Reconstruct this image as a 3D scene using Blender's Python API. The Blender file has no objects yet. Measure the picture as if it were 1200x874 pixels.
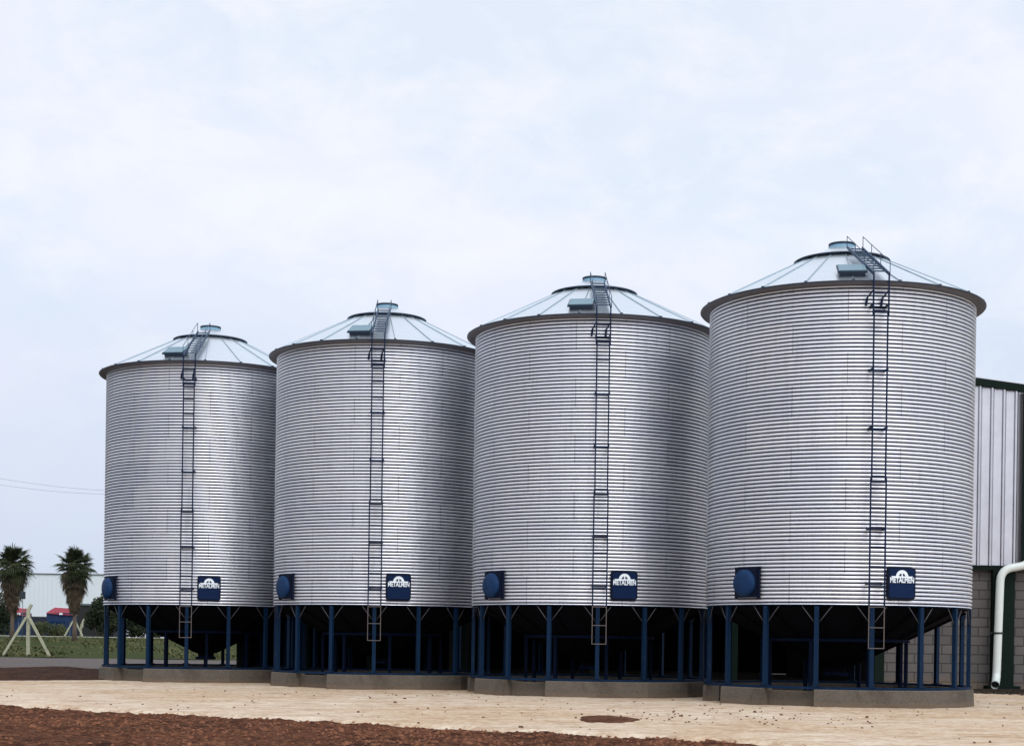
import bpy, math, random
from mathutils import Vector, Matrix, noise
random.seed(7)
R = math.radians
scn = bpy.context.scene
COL = scn.collection
PI = math.pi

# ------------------------------------------------------------------ mesh builder
class MB:
    def __init__(s): s.v = []; s.f = []; s.sm = []
    def add(s, vs, fs, smooth=False):
        b = len(s.v); s.v += [tuple(v) for v in vs]
        s.f += [tuple(i + b for i in f) for f in fs]; s.sm += [smooth] * len(fs)
        return s
    def box(s, c, d, m=None):
        vs = []
        for x in (-.5, .5):
            for y in (-.5, .5):
                for z in (-.5, .5):
                    p = Vector((x * d[0], y * d[1], z * d[2]))
                    if m is not None: p = m @ p
                    vs.append(p + Vector(c))
        return s.add(vs, [(0,1,3,2),(4,6,7,5),(0,4,5,1),(2,3,7,6),(0,2,6,4),(1,5,7,3)])
    def bar(s, a, b, w, h, up=(0, 0, 1)):
        a = Vector(a); b = Vector(b); z = (b - a); L = z.length; z.normalize()
        x = Vector(up).cross(z)
        if x.length < 1e-4: x = Vector((1, 0, 0))
        x.normalize(); y = z.cross(x)
        m = Matrix((x, y, z)).transposed()
        return s.box((a + b) / 2, (w, h, L), m)
    def tube(s, pts, r, n=8, cap=True, closed=False):
        pts = [Vector(p) for p in pts]; K = len(pts); rs = r if isinstance(r, (list, tuple)) else [r] * K
        vs = []; fs = []; ref = None
        for i, p in enumerate(pts):
            if closed: t = pts[(i + 1) % K] - pts[i - 1]
            else: t = pts[min(i + 1, K - 1)] - pts[max(i - 1, 0)]
            t.normalize()
            if ref is None:
                ref = Vector((0, 0, 1)) if abs(t.z) < .9 else Vector((1, 0, 0))
            x = ref - t * ref.dot(t); x.normalize(); y = t.cross(x); ref = x
            for k in range(n):
                a = 2 * PI * k / n
                vs.append(p + (x * math.cos(a) + y * math.sin(a)) * rs[i])
        for i in range(K if closed else K - 1):
            j = (i + 1) % K
            for k in range(n):
                fs.append((i*n+k, i*n+(k+1) % n, j*n+(k+1) % n, j*n+k))
        s.add(vs, fs, True)
        if cap and not closed:
            b = len(s.v) - len(vs)
            s.f += [tuple(b + k for k in range(n))[::-1], tuple(b + (K-1)*n + k for k in range(n))]
            s.sm += [False, False]
        return s
    def lathe(s, prof, n=96, a0=0, a1=2*PI, smooth=True):
        full = abs(a1 - a0 - 2*PI) < 1e-6; m = n if full else n + 1
        vs = []; fs = []
        for r, z in prof:
            for k in range(m):
                a = a0 + (a1 - a0) * k / n
                vs.append((r * math.sin(a), -r * math.cos(a), z))
        for i in range(len(prof) - 1):
            for k in range(n):
                k2 = (k + 1) % m
                fs.append((i*m+k, i*m+k2, (i+1)*m+k2, (i+1)*m+k))
        return s.add(vs, fs, smooth)
    def build(s, name, mat, parent=None, loc=None, rz=0):
        me = bpy.data.meshes.new(name); me.from_pydata(s.v, [], s.f); me.update()
        me.polygons.foreach_set('use_smooth', s.sm)
        for m in (mat if isinstance(mat, (list, tuple)) else [mat]): me.materials.append(m)
        o = bpy.data.objects.new(name, me); COL.objects.link(o)
        if parent: o.parent = parent
        if loc: o.location = loc
        o.rotation_euler.z = rz
        return o

def pol(az, r, z):      # azimuth from the side facing the camera (-Y), towards +X
    return Vector((r * math.sin(az), -r * math.cos(az), z))
def tag(o, label=None, cat=None, group=None, kind=None):
    if label: o['label'] = label
    if cat: o['category'] = cat
    if group: o['group'] = group
    if kind: o['kind'] = kind
    return o
def empty(name, loc=(0, 0, 0), rz=0):
    o = bpy.data.objects.new(name, None); COL.objects.link(o)
    o.location = loc; o.rotation_euler.z = rz; o.empty_display_size = .5
    return o
def copy_tree(o, parent=None):
    c = o.copy(); COL.objects.link(c); c.parent = parent
    for ch in list(o.children): copy_tree(ch, c)
    return c

# ------------------------------------------------------------------ materials
class NT:
    def __init__(s, name):
        s.m = bpy.data.materials.new(name); s.m.use_nodes = True
        s.t = s.m.node_tree; s.n = s.t.nodes; s.n.clear()
        s.out = s.n.new('ShaderNodeOutputMaterial'); s.b = s.n.new('ShaderNodeBsdfPrincipled')
        s.l(s.b.outputs[0], s.out.inputs[0])
    def l(s, a, b): s.t.links.new(a, b)
    def set(s, node, sock, v):
        if hasattr(v, 'is_output'): s.l(v, node.inputs[sock])
        elif v is not None: node.inputs[sock].default_value = v
    def coord(s, which='Object', scale=(1, 1, 1)):
        tc = s.n.new('ShaderNodeTexCoord'); mp = s.n.new('ShaderNodeMapping')
        mp.inputs['Scale'].default_value = scale; s.l(tc.outputs[which], mp.inputs[0])
        return mp.outputs[0]
    def noise(s, vec, scale, detail=4, rough=.6, dist=0):
        x = s.n.new('ShaderNodeTexNoise'); s.l(vec, x.inputs['Vector'])
        x.inputs['Scale'].default_value = scale; x.inputs['Detail'].default_value = detail
        x.inputs['Roughness'].default_value = rough; x.inputs['Distortion'].default_value = dist
        return x.outputs['Fac']
    def ramp(s, fac, stops):
        x = s.n.new('ShaderNodeValToRGB'); s.l(fac, x.inputs[0]); e = x.color_ramp.elements
        while len(e) < len(stops): e.new(.5)
        for i, (p, c) in enumerate(stops):
            e[i].position = p; e[i].color = (c[0], c[1], c[2], 1) if isinstance(c, (tuple, list)) else (c, c, c, 1)
        return x.outputs[0]
    def mix(s, f, a, b, mode='MIX'):
        x = s.n.new('ShaderNodeMix'); x.data_type = 'RGBA'; x.blend_type = mode
        for k, v in ((0, f), (6, a), (7, b)):
            if isinstance(v, (tuple, list)): v = (v[0], v[1], v[2], 1)
            s.set(x, k, v)
        return x.outputs[2]
    def math(s, op, a, b=None, c=None):
        x = s.n.new('ShaderNodeMath'); x.operation = op
        s.set(x, 0, a)
        if b is not None: s.set(x, 1, b)
        if c is not None: s.set(x, 2, c)
        return x.outputs[0]
    def bump(s, h, strength=.3, dist=.02):
        x = s.n.new('ShaderNodeBump'); x.inputs['Strength'].default_value = strength
        x.inputs['Distance'].default_value = dist; s.l(h, x.inputs['Height'])
        s.l(x.outputs[0], s.b.inputs['Normal'])
    def fin(s, col, rough=.6, metal=0, spec=None):
        if isinstance(col, (tuple, list)): col = (col[0], col[1], col[2], 1)
        s.set(s.b, 'Base Color', col); s.set(s.b, 'Roughness', rough); s.set(s.b, 'Metallic', metal)
        if spec is not None: s.b.inputs['Specular IOR Level'].default_value = spec
        return s.m

def plain(name, col, rough=.6, metal=0, var=.25, scale=3, bump=0, spec=None):
    t = NT(name); v = t.coord()
    n = t.noise(v, scale, 6, .65)
    c = t.mix(n, tuple(x * (1 - var) for x in col), tuple(min(1, x * (1 + var)) for x in col))
    if bump: t.bump(t.noise(v, scale * 12, 4), bump, .01)
    return t.fin(c, rough, metal, spec)

def metal_wall():
    t = NT('galvanised_wall')
    tc = t.n.new('ShaderNodeTexCoord'); sp = t.n.new('ShaderNodeSeparateXYZ'); t.l(tc.outputs['Object'], sp.inputs[0])
    ang = t.math('ARCTAN2', sp.outputs[0], sp.outputs[1])
    z = t.math('SUBTRACT', sp.outputs[2], 2.66)
    row = t.math('FLOOR', t.math('DIVIDE', z, .8128))
    par = t.math('MULTIPLY', t.math('MODULO', t.math('ADD', row, 20), 2), .5)
    u = t.math('ADD', t.math('ADD', t.math('MULTIPLY', ang, 8 / (2 * PI)), 8.27), par)   # 8 sheets per ring
    col = t.math('FLOOR', u); fr = t.math('FRACT', u)
    cv = t.n.new('ShaderNodeCombineXYZ'); t.l(row, cv.inputs[0]); t.l(col, cv.inputs[1])
    oi = t.n.new('ShaderNodeObjectInfo'); t.l(oi.outputs['Random'], cv.inputs[2])
    wn = t.n.new('ShaderNodeTexWhiteNoise'); t.l(cv.outputs[0], wn.inputs[0])
    v = t.coord(); big = t.noise(v, .9, 4); sm = t.noise(v, 14, 5, .7)
    streak = t.noise(t.coord(scale=(9, 9, .35)), 1.3, 4)
    base = t.mix(wn.outputs[0], (.84, .87, .93), (.91, .93, .97))
    base = t.mix(t.math('MULTIPLY', sm, .28), base, (.52, .56, .68))
    base = t.mix(t.math('MULTIPLY', t.ramp(streak, [(.52, 0), (.75, 1)]), .32), base, (.46, .47, .54))
    seam = t.math('LESS_THAN', fr, .007)
    base = t.mix(t.math('MULTIPLY', seam, .5), base, (.08, .08, .12))
    rough = t.math('ADD', t.math('MULTIPLY', big, .16), t.math('ADD', .33, t.math('MULTIPLY', wn.outputs[0], .05)))
    cv2 = t.n.new('ShaderNodeCombineXYZ'); t.l(col, cv2.inputs[0]); t.l(row, cv2.inputs[1]); t.l(oi.outputs['Random'], cv2.inputs[2])
    wn2 = t.n.new('ShaderNodeTexWhiteNoise'); t.l(cv2.outputs[0], wn2.inputs[0])
    tilt = t.math('MULTIPLY', t.math('SUBTRACT', wn2.outputs[0], .5), t.math('MULTIPLY', fr, 1.6))
    h = t.math('ADD', t.noise(t.coord(scale=(1, 1, .25)), 1.1, 3), t.math('MULTIPLY', sm, .03))
    t.bump(t.math('ADD', h, tilt), .5, .05)
    return t.fin(base, rough, .97)

def metal_roof():
    t = NT('galvanised_roof'); v = t.coord()
    n = t.noise(v, 2.2, 5); b = t.noise(v, 12, 4)
    c = t.mix(n, (.68, .78, .84), (.84, .90, .94)); c = t.mix(t.math('MULTIPLY', b, .2), c, (.48, .58, .64))
    return t.fin(c, .33, .92)

def concrete(name, a, b, stain):
    t = NT(name); v = t.coord()
    c = t.mix(t.noise(v, 1.1, 6), a, b)
    c = t.mix(t.ramp(t.noise(v, .55, 6, .7, .6), [(.48, 0), (.68, .75)]), c, stain)
    c = t.mix(t.ramp(t.noise(v, 22, 3), [(.3, .35), (.55, 0)]), c, tuple(x * .5 for x in stain))
    sz = t.n.new('ShaderNodeSeparateXYZ'); t.l(v, sz.inputs[0])
    edge = t.math('LESS_THAN', t.math('SUBTRACT', sz.outputs[2], t.math('MULTIPLY', t.noise(v, 1.7, 7, .75), .34)), -.04)
    c = t.mix(t.math('MULTIPLY', edge, .35), c, (.17, .11, .07))
    t.bump(t.noise(v, 16, 6, .7), .5, .02)
    return t.fin(c, .9, 0, .2)

def soil(name, cols, sc=1.0, bump=.8, dist=.06, stretch=(1, 1, 1)):
    t = NT(name); v = t.coord(scale=stretch)
    n1 = t.noise(v, .22 * sc, 6, .65, .4); n2 = t.noise(v, 2.2 * sc, 8, .75); n3 = t.noise(v, 11 * sc, 5, .7)
    c = t.mix(t.ramp(n1, [(.35, 0), (.65, 1)]), cols[0], cols[1])
    c = t.mix(t.ramp(n2, [(.42, 0), (.62, 1)]), c, cols[2])
    c = t.mix(t.ramp(n3, [(.40, .75), (.58, 0)]), c, cols[3])
    t.bump(t.math('ADD', n2, t.math('MULTIPLY', n3, .5)), bump, dist)
    return t.fin(c, .95, 0, .1)

def caliche():
    t = NT('caliche'); v = t.coord()
    n1 = t.noise(v, .16, 6, .6, .5); n2 = t.noise(v, 1.3, 8, .7); n3 = t.noise(v, 9, 6, .75)
    tr = t.noise(t.coord(scale=(.40, 1.3, 1)), .9, 5, .6, .3)       # wheel tracks run along the row
    c = t.mix(t.ramp(n1, [(.40, 0), (.58, 1)]), (.46, .33, .21), (.57, .48, .37))
    c = t.mix(t.ramp(n2, [(.42, 0), (.62, .8)]), c, (.34, .22, .13))
    c = t.mix(t.ramp(t.noise(v, 4.5, 6, .75), [(.46, 0), (.62, .6)]), c, (.70, .61, .48))
    c = t.mix(t.ramp(tr, [(.50, 0), (.66, .35)]), c, (.68, .60, .49))
    c = t.mix(t.ramp(n3, [(.30, .8), (.43, 0)]), c, (.22, .12, .07))
    st = t.noise(t.coord(scale=(.6, 1.8, 1)), .8, 7, .75, .5)
    c = t.mix(t.ramp(st, [(.54, 0), (.68, .8)]), c, (.30, .19, .12))
    t.bump(t.math('ADD', n2, t.math('MULTIPLY', n3, .6)), .6, .04)
    return t.fin(c, .95, 0, .12)

def block_mat():
    t = NT('concrete_block'); v = t.coord()
    sw = t.n.new('ShaderNodeSeparateXYZ'); t.l(v, sw.inputs[0])
    cb = t.n.new('ShaderNodeCombineXYZ'); t.l(sw.outputs[0], cb.inputs[0]); t.l(sw.outputs[2], cb.inputs[1])
    br = t.n.new('ShaderNodeTexBrick'); t.l(cb.outputs[0], br.inputs['Vector'])
    br.inputs['Scale'].default_value = 1; br.inputs['Brick Width'].default_value = .66
    br.inputs['Row Height'].default_value = .335; br.inputs['Mortar Size'].default_value = .022
    br.inputs['Mortar Smooth'].default_value = .2
    br.inputs['Color1'].default_value = (.125, .118, .115, 1); br.inputs['Color2'].default_value = (.09, .085, .086, 1)
    br.inputs['Mortar'].default_value = (.035, .034, .038, 1)
    c = t.mix(t.math('MULTIPLY', t.noise(v, 6, 6, .7), .5), br.outputs[0], (.10, .095, .09))
    g = t.ramp(t.math('ADD', sw.outputs[2], t.math('MULTIPLY', t.noise(v, .9, 5), .9)), [(.35, .8), (1.0, 0)])
    c = t.mix(g, c, (.17, .12, .08))
    h = t.math('ADD', t.math('MULTIPLY', br.outputs['Fac'], -1), t.math('MULTIPLY', t.noise(v, 18, 4), .3))
    t.bump(h, .6, .02)
    return t.fin(c, .92, 0, .15)

def leafy(name, a, b, sc=.8):
    t = NT(name); v = t.coord(); c = t.mix(t.ramp(t.noise(v, sc, 4), [(.38, 0), (.62, 1)]), a, b)
    c = t.mix(t.math('MULTIPLY', t.noise(v, sc * 9, 2), .35), c, tuple(x * .5 for x in a))
    return t.fin(c, .7, 0, .25)

M = {}
M['wall'] = metal_wall(); M['roof'] = metal_roof(); M['groove'] = plain('groove_shade', (.022, .022, .042), .55, 0, .3, 2, 0, .3)
M['skirt'] = plain('galvanised_skirt', (.115, .11, .12), .5, .6, .15, 2)
def worn(name, col, dust, spec):
    t = NT(name); v = t.coord(); c = t.mix(t.noise(v, 2.5, 6, .65), tuple(x * .65 for x in col), tuple(x * 1.35 for x in col))
    c = t.mix(t.ramp(t.noise(v, 3.1, 8, .75, .4), [(.56, 0), (.72, .55)]), c, dust)
    c = t.mix(t.ramp(t.noise(v, 13, 4), [(.68, 0), (.72, .7)]), c, (.08, .035, .02))
    return t.fin(c, .6, 0, spec)
M['blue'] = worn('blue_paint', (.0015, .015, .044), (.035, .045, .055), .12)
M['bluehatch'] = worn('blue_hatch_paint', (.001, .022, .078), (.03, .07, .09), .2)
M['sign'] = plain('blue_sign_paint', (.001, .012, .052), .6, 0, .3, 3, 0, .12)
M['signtop'] = plain('dark_blue_rim', (.002, .005, .018), .6, 0, .2, 3, 0, .12)
M['white'] = plain('white_lettering', (.72, .80, .86), .5, 0, .06, 5)
M['ladder'] = plain('navy_ladder_paint', (.003, .013, .042), .6, 0, .3, 3, 0, .15)
M['ladderlow'] = plain('lit_lower_rail', (.10, .085, .08), .6, .3, .2, 3)
M['roofladder'] = plain('blue_grey_ladder', (.015, .045, .095), .5, 0, .3, 3)
M['rib'] = plain('blue_grey_rib', (.26, .34, .40), .4, .5, .2, 3)
M['brace'] = plain('dull_brace', (.05, .05, .065), .5, .3, .3, 3)
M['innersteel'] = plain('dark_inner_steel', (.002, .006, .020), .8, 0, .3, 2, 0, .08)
M['cap'] = plain('blue_grey_vent_metal', (.15, .28, .38), .55, .1, .25, 3)
M['capdark'] = plain('dark_navy_vent_rim', (.008, .02, .045), .45, 0, .2, 3)
M['lid'] = plain('blue_grey_hatch_lid', (.13, .24, .30), .35, .3, .2, 3)
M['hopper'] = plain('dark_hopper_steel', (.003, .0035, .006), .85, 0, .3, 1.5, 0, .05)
M['found'] = concrete('foundation_concrete', (.085, .074, .060), (.145, .125, .102), (.035, .024, .017))
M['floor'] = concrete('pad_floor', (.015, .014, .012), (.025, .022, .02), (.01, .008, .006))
M['caliche'] = caliche()
M['red'] = soil('red_soil', [(.135, .050, .024), (.036, .014, .008), (.22, .095, .048), (.018, .007, .005)], 1.25, .9, .10)
M['berm'] = soil('brown_berm', [(.060, .028, .016), (.035, .018, .012), (.10, .045, .026), (.012, .007, .005)], 1.2, .9, .1)
M['gravel'] = soil('grey_road', [(.125, .11, .105), (.10, .088, .083), (.15, .13, .12), (.065, .055, .05)], 1, .4, .03)
M['grass'] = soil('grass_ground', [(.042, .072, .012), (.090, .105, .028), (.026, .036, .008), (.018, .02, .008)], .9, 1., .15, (.35, 1.6, 1))
M['block'] = block_mat()
M['green'] = plain('dark_green_paint', (.001, .008, .005), .6, 0, .3, 2, 0, .12)
M['clad'] = plain('zinc_cladding', (.46, .46, .50), .32, .85, .2, 1.5)
M['pipe'] = plain('white_pvc', (.62, .68, .66), .45, 0, .08, 3)
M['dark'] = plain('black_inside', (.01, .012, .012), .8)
M['palmleaf'] = leafy('palm_leaf', (.010, .018, .007), (.055, .068, .026), 1.1)
M['palmdead'] = leafy('dead_palm_leaf', (.035, .026, .015), (.10, .078, .048), 1.2)
M['bark'] = plain('palm_bark', (.10, .075, .055), .9, 0, .4, 4, .5)
M['hedge'] = leafy('dark_leaf', (.010, .018, .008), (.032, .045, .018), .5)
M['bush'] = leafy('bush_leaf', (.035, .050, .020), (.075, .085, .035), .6)
M['post'] = concrete('post_concrete', (.30, .31, .22), (.46, .46, .34), (.16, .16, .11))
M['warehouse'] = plain('pale_sheet_wall', (.60, .66, .70), .7, 0, .05, .05)
M['slate'] = plain('slate_roof_edge', (.08, .11, .11), .6)
M['redroof'] = plain('crimson_roof', (.22, .012, .03), .5, 0, .35, .8)
M['bluewall'] = plain('deep_blue_wall', (.003, .022, .075), .8, 0, .4, .7)
M['bluewall2'] = plain('slate_blue_wall', (.008, .013, .028), .8, 0, .5, .5)
M['black'] = plain('black_sign', (.008, .016, .022), .5)
M['wire'] = plain('dull_wire', (.38, .41, .45), .5, .2)
M['stone'] = leafy('pale_clod', (.34, .17, .09), (.50, .34, .22), 1.5)
M['clod'] = leafy('red_clod', (.15, .055, .025), (.24, .10, .05), 1.5)
M['dclod'] = leafy('dark_crumb', (.08, .035, .02), (.16, .08, .045), 1.5)

# ------------------------------------------------------------------ camera (level, slightly rolled, shifted up)
F, CY, ROLL, CH = 1874.2, 750.1, .0149, 1.6038
cd = bpy.data.cameras.new('camera'); cam = bpy.data.objects.new('camera', cd); COL.objects.link(cam)
cam.matrix_world = Matrix.Translation((0, 0, CH)) @ Matrix.Rotation(PI / 2, 4, 'X') @ Matrix.Rotation(ROLL, 4, 'Z')
cd.sensor_width = 36; cd.lens = 36 * F / 1200; cd.shift_y = (CY - 437) / 1200
cd.clip_start = .1; cd.clip_end = 5000
scn.camera = cam
def at(x, y, Y):        # where a point seen in the photograph stands at distance Y
    c, s = math.cos(ROLL), math.sin(ROLL); a = x - 600; b = y - CY
    return Vector(((a * c + b * s) / F * Y, Y, CH - (-a * s + b * c) / F * Y))

# ------------------------------------------------------------------ sky and sun
w = bpy.data.worlds.new('World'); scn.world = w; w.use_nodes = True
nt = w.node_tree; nt.nodes.clear()
def N(k): return nt.nodes.new(k)
out = N('ShaderNodeOutputWorld'); bg = N('ShaderNodeBackground'); nt.links.new(bg.outputs[0], out.inputs[0])
SUN_EL, SUN_AZ = R(48), R(20)        # azimuth from -Y towards +X
sky = N('ShaderNodeTexSky'); sky.sky_type = 'NISHITA'; sky.sun_disc = False
sky.sun_elevation = SUN_EL; sky.sun_rotation = PI - SUN_AZ
tc = N('ShaderNodeTexCoord')
def wnoise(scale, loc, sc, detail=5, rough=.55, dist=.3):
    mp = N('ShaderNodeMapping'); mp.inputs['Scale'].default_value = sc; mp.inputs['Location'].default_value = loc
    nt.links.new(tc.outputs['Generated'], mp.inputs[0])
    n = N('ShaderNodeTexNoise'); n.inputs['Scale'].default_value = scale; n.inputs['Detail'].default_value = detail
    n.inputs['Roughness'].default_value = rough; n.inputs['Distortion'].default_value = dist
    nt.links.new(mp.outputs[0], n.inputs[0]); return n.outputs['Fac']
def wramp(fac, stops):
    x = N('ShaderNodeValToRGB'); nt.links.new(fac, x.inputs[0]); e = x.color_ramp.elements
    while len(e) < len(stops): e.new(.5)
    for i, (p, c) in enumerate(stops): e[i].position = p; e[i].color = (*c, 1)
    return x.outputs[0]
def wmix(f, a, b, mode='MIX'):
    x = N('ShaderNodeMix'); x.data_type = 'RGBA'; x.blend_type = mode
    for k, v in ((0, f), (6, a), (7, b)):
        if isinstance(v, tuple): x.inputs[k].default_value = (*v, 1)
        elif isinstance(v, (int, float)): x.inputs[k].default_value = v
        else: nt.links.new(v, x.inputs[k])
    return x.outputs[2]
big = wnoise(3.2, (1.3, .2, .4), (1, 1, 1.9), 5, .5)
fine = wnoise(13, (4.1, 2, .7), (1, 1, 1.8), 7, .62)
clouds = wmix(wramp(big, [(.38, (0, 0, 0)), (.62, (1, 1, 1))]), (8.0, 8.75, 9.9), (9.6, 9.5, 10.6))
clouds = wmix(wramp(fine, [(.44, (.0, 0, 0)), (.62, (.6, .6, .6))]), clouds, (9.8, 9.9, 10.5))
# thinner, bluer deck towards the horizon
sep = N('ShaderNodeSeparateXYZ'); nt.links.new(tc.outputs['Generated'], sep.inputs[0])
low = wramp(sep.outputs[2], [(0.0, (.85, .85, .85)), (.10, (.55, .55, .55)), (.24, (0, 0, 0))])
north = wramp(sep.outputs[1], [(.0, (0, 0, 0)), (.35, (1, 1, 1))])
clouds = wmix(wmix(1.0, low, north, 'MULTIPLY'), clouds, (5.0, 6.05, 7.9))
# added glow in the unseen sky behind the camera, brightening the silo walls
dn = N('ShaderNodeVectorMath'); dn.operation = 'DOT_PRODUCT'; nt.links.new(tc.outputs['Generated'], dn.inputs[0])
dn.inputs[1].default_value = (math.sin(R(28)) * .94, -math.cos(R(28)) * .94, .34)
glow = wramp(dn.outputs['Value'], [(-.0, (0, 0, 0)), (.30, (.55, .55, .55)), (.95, (1, 1, 1))])
clouds = wmix(glow, clouds, (15.5, 15.9, 17.2))
fin = wmix(.90, sky.outputs[0], clouds)
nt.links.new(fin, bg.inputs[0]); bg.inputs[1].default_value = .1
sl = bpy.data.lights.new('sun', 'SUN'); sl.energy = 1.1; sl.angle = R(30); sl.color = (1, .96, .9)
so = bpy.data.objects.new('sun', sl); COL.objects.link(so)
d = Vector((math.sin(SUN_AZ) * math.cos(SUN_EL), -math.cos(SUN_AZ) * math.cos(SUN_EL), math.sin(SUN_EL)))
so.rotation_euler = d.to_track_quat('Z', 'Y').to_euler()

# ------------------------------------------------------------------ ground
def terr(Y): # the far field climbs gently to the road
    if Y < 112: return 0.
    t = min(1, (Y - 112) / 130); return 1.15 * t * t * (3 - 2 * t) if t < 1 else 1.15
def smooth(t): t = max(0, min(1, t)); return t * t * (3 - 2 * t)
def interp(x, P):
    if x <= P[0][0]: return P[0][1]
    for (a, b), (c, e) in zip(P, P[1:]):
        if x <= c: return b + (e - b) * (x - a) / (c - a)
    return P[-1][1]
EDGE = [(-40, 52), (-20, 42.5), (-11.6, 36.3), (-8.1, 33.9), (-3.3, 31.2), (-.9, 29.6), (3.5, 27.2), (5.0, 25.4), (9, 22.5), (25, 14)]
FAR = [(-40, 52.2), (-20, 52.6), (-17.2, 53.9), (-14.3, 56.5), (-8, 60), (0, 62), (30, 66)]
def pad_d(x, y):  # >0 inside the caliche pad
    j = noise.noise(Vector((x * .8, y * .8, 3))) * .14 + noise.noise(Vector((x * 3, y * 3, 8))) * .05
    return min(y - interp(x, EDGE) + j, interp(x, FAR) - y + j * 2)
def grid(x0, x1, y0, y1, dx, dy, fz, keep=None):
    nx = int((x1 - x0) / dx); ny = int((y1 - y0) / dy); mb = MB(); vs = []; fs = []
    for j in range(ny + 1):
        for i in range(nx + 1):
            x = x0 + (x1 - x0) * i / nx; y = y0 + (y1 - y0) * j / ny; vs.append((x, y, fz(x, y)))
    for j in range(ny):
        for i in range(nx):
            if keep and not keep(x0 + (x1 - x0) * (i + .5) / nx, y0 + (y1 - y0) * (j + .5) / ny): continue
            a = j * (nx + 1) + i; fs.append((a, a + 1, a + nx + 2, a + nx + 1))
    return mb.add(vs, fs, True)
# one wide sheet to the horizon
ys = [-60, 0, 14, 40, 70, 100] + list(range(112, 250, 6)) + [260, 400, 900, 2500, 4500]
vs = []; fs = []
xs = [-3000, -600, -200, -80, -40, 0, 40, 80, 200, 600, 3000]
for y in ys:
    for x in xs: vs.append((x, y, terr(y) - .22))
for j in range(len(ys) - 1):
    for i in range(len(xs) - 1):
        a = j * len(xs) + i; fs.append((a, a + 1, a + len(xs) + 1, a + len(xs)))
tag(MB().add(vs, fs, True).build('ground', M['grass']), 'open field reaching out to the horizon', 'ground', kind='structure')
def soil_z(x, y):
    d = pad_d(x, y)
    v = Vector((x, y, 0))
    h = noise.fractal(v * .9, .9, 2.1, 5) * .035 + abs(noise.noise(v * 1.3)) * .05 + abs(noise.noise(v * 3.1)) * .06 + abs(noise.noise(v * 7.3)) * .035 - .08
    if d > -.2: h -= smooth((d + .2) / .4) * .16
    return h
tag(grid(-13, 9, 19, 40, .07, .09, soil_z, lambda x, y: pad_d(x, y) < .5).build('red_soil', M['red']),
    'loose red brown earth in the foreground in front of the pale pad', 'soil', kind='structure')
tag(grid(-46, -13, 19, 54, .3, .3, soil_z, lambda x, y: pad_d(x, y) < .7).build('red_soil_verge', M['red']), kind='structure')
tag(grid(9, 45, 8, 24, .3, .3, soil_z, lambda x, y: pad_d(x, y) < .7).build('red_soil_verge', M['red']), kind='structure')
def pad_z(x, y):
    d = pad_d(x, y); v = Vector((x, y, 0))
    return noise.noise(v * .35) * .025 + noise.noise(v * 2.6) * .010 - .002 - (1 - smooth(d / .22)) * .13
tag(grid(-40, 30, 20, 66, .14, .16, pad_z, lambda x, y: pad_d(x, y) > -.15).build('caliche_pad', M['caliche']),
    'compacted pale sandy pad around the silos', 'pad', kind='structure')
# red stain of wet earth pressed into the pad
mb = MB(); c0 = Vector((1.98, 32.9)); ring = []
for k in range(60):
    a = 2 * PI * k / 60
    rx = .66 * (1 + .35 * noise.noise(Vector((math.cos(a) * 1.7, math.sin(a) * 1.7, 5)))); ry = 1.25 * (1 + .4 * noise.noise(Vector((math.cos(a) * 2.2, math.sin(a) * 2.2, 9))))
    ring.append((c0.x + rx * math.cos(a), c0.y + ry * math.sin(a)))
vs = [(c0.x, c0.y, .06)]; fs = []
for q in (.35, .7, .92, 1.0):
    for x, y in ring:
        px, py = c0.x + (x - c0.x) * q, c0.y + (y - c0.y) * q
        vs.append((px, py, pad_z(px, py) + {.35: .05, .7: .04, .92: .022, 1.0: -.015}[q] + noise.noise(Vector((px * 5, py * 5, 0))) * .012))
for k in range(60): fs.append((0, 1 + k, 1 + (k + 1) % 60))
for r_ in range(3):
    for k in range(60):
        a = 1 + r_ * 60 + k; b = 1 + r_ * 60 + (k + 1) % 60; fs.append((a, a + 60, b + 60, b))
M['stain'] = soil('wet_red_earth', [(.10, .042, .024), (.07, .028, .016), (.16, .075, .042), (.04, .016, .01)], 1.2, .7, .05)
tag(mb.add(vs, fs, True).build('soil_patch', M['stain']), 'dark red patch of earth on the pale pad in front of the third silo', 'soil', kind='structure')
# brown berm, grey road, grass field, pale path, all at the left
def berm_z(x, y):
    t = (y - 55.2) / 12; v = Vector((x, y, 0))
    h = .34 * max(0, math.sin(PI * max(0, min(1, t)))) * (1 + .5 * noise.noise(v * .35)) * smooth((-12.0 - x) / 2.0)
    return h - .10 + noise.fractal(v * .8, .9, 2, 4) * .05
tag(grid(-60, -11, 51.5, 68.5, .2, .2, berm_z, lambda x, y: pad_d(x, y) < .3).build('berm', M['berm']),
    'low dark brown bank of earth left of the first silo', 'soil bank', kind='structure')
tag(grid(-80, 60, 64, 108, .8, .8, lambda x, y: -.03 - .15 * (1 - smooth((y - 64) / 3)) + noise.noise(Vector((x * .4, y * .4, 0))) * .03).build('road', M['gravel']),
    'grey gravel road between the bank and the grass', 'road', kind='structure')
tag(grid(-140, 90, 107.6, 233, 1.2, 1.2, lambda x, y: terr(y) + noise.noise(Vector((x * .3, y * .3, 0))) * .06).build('grass_field', M['grass']),
    'green grass field beyond the road', 'grass', kind='structure')
M['path'] = plain('pale_path', (.40, .38, .33), .9, 0, .15, .5)
tag(grid(-200, 120, 232.5, 252, 4, 3, lambda x, y: terr(y) + .05).build('path', M['path']), 'pale strip of path at the far end of the grass', 'path', kind='structure')

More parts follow.
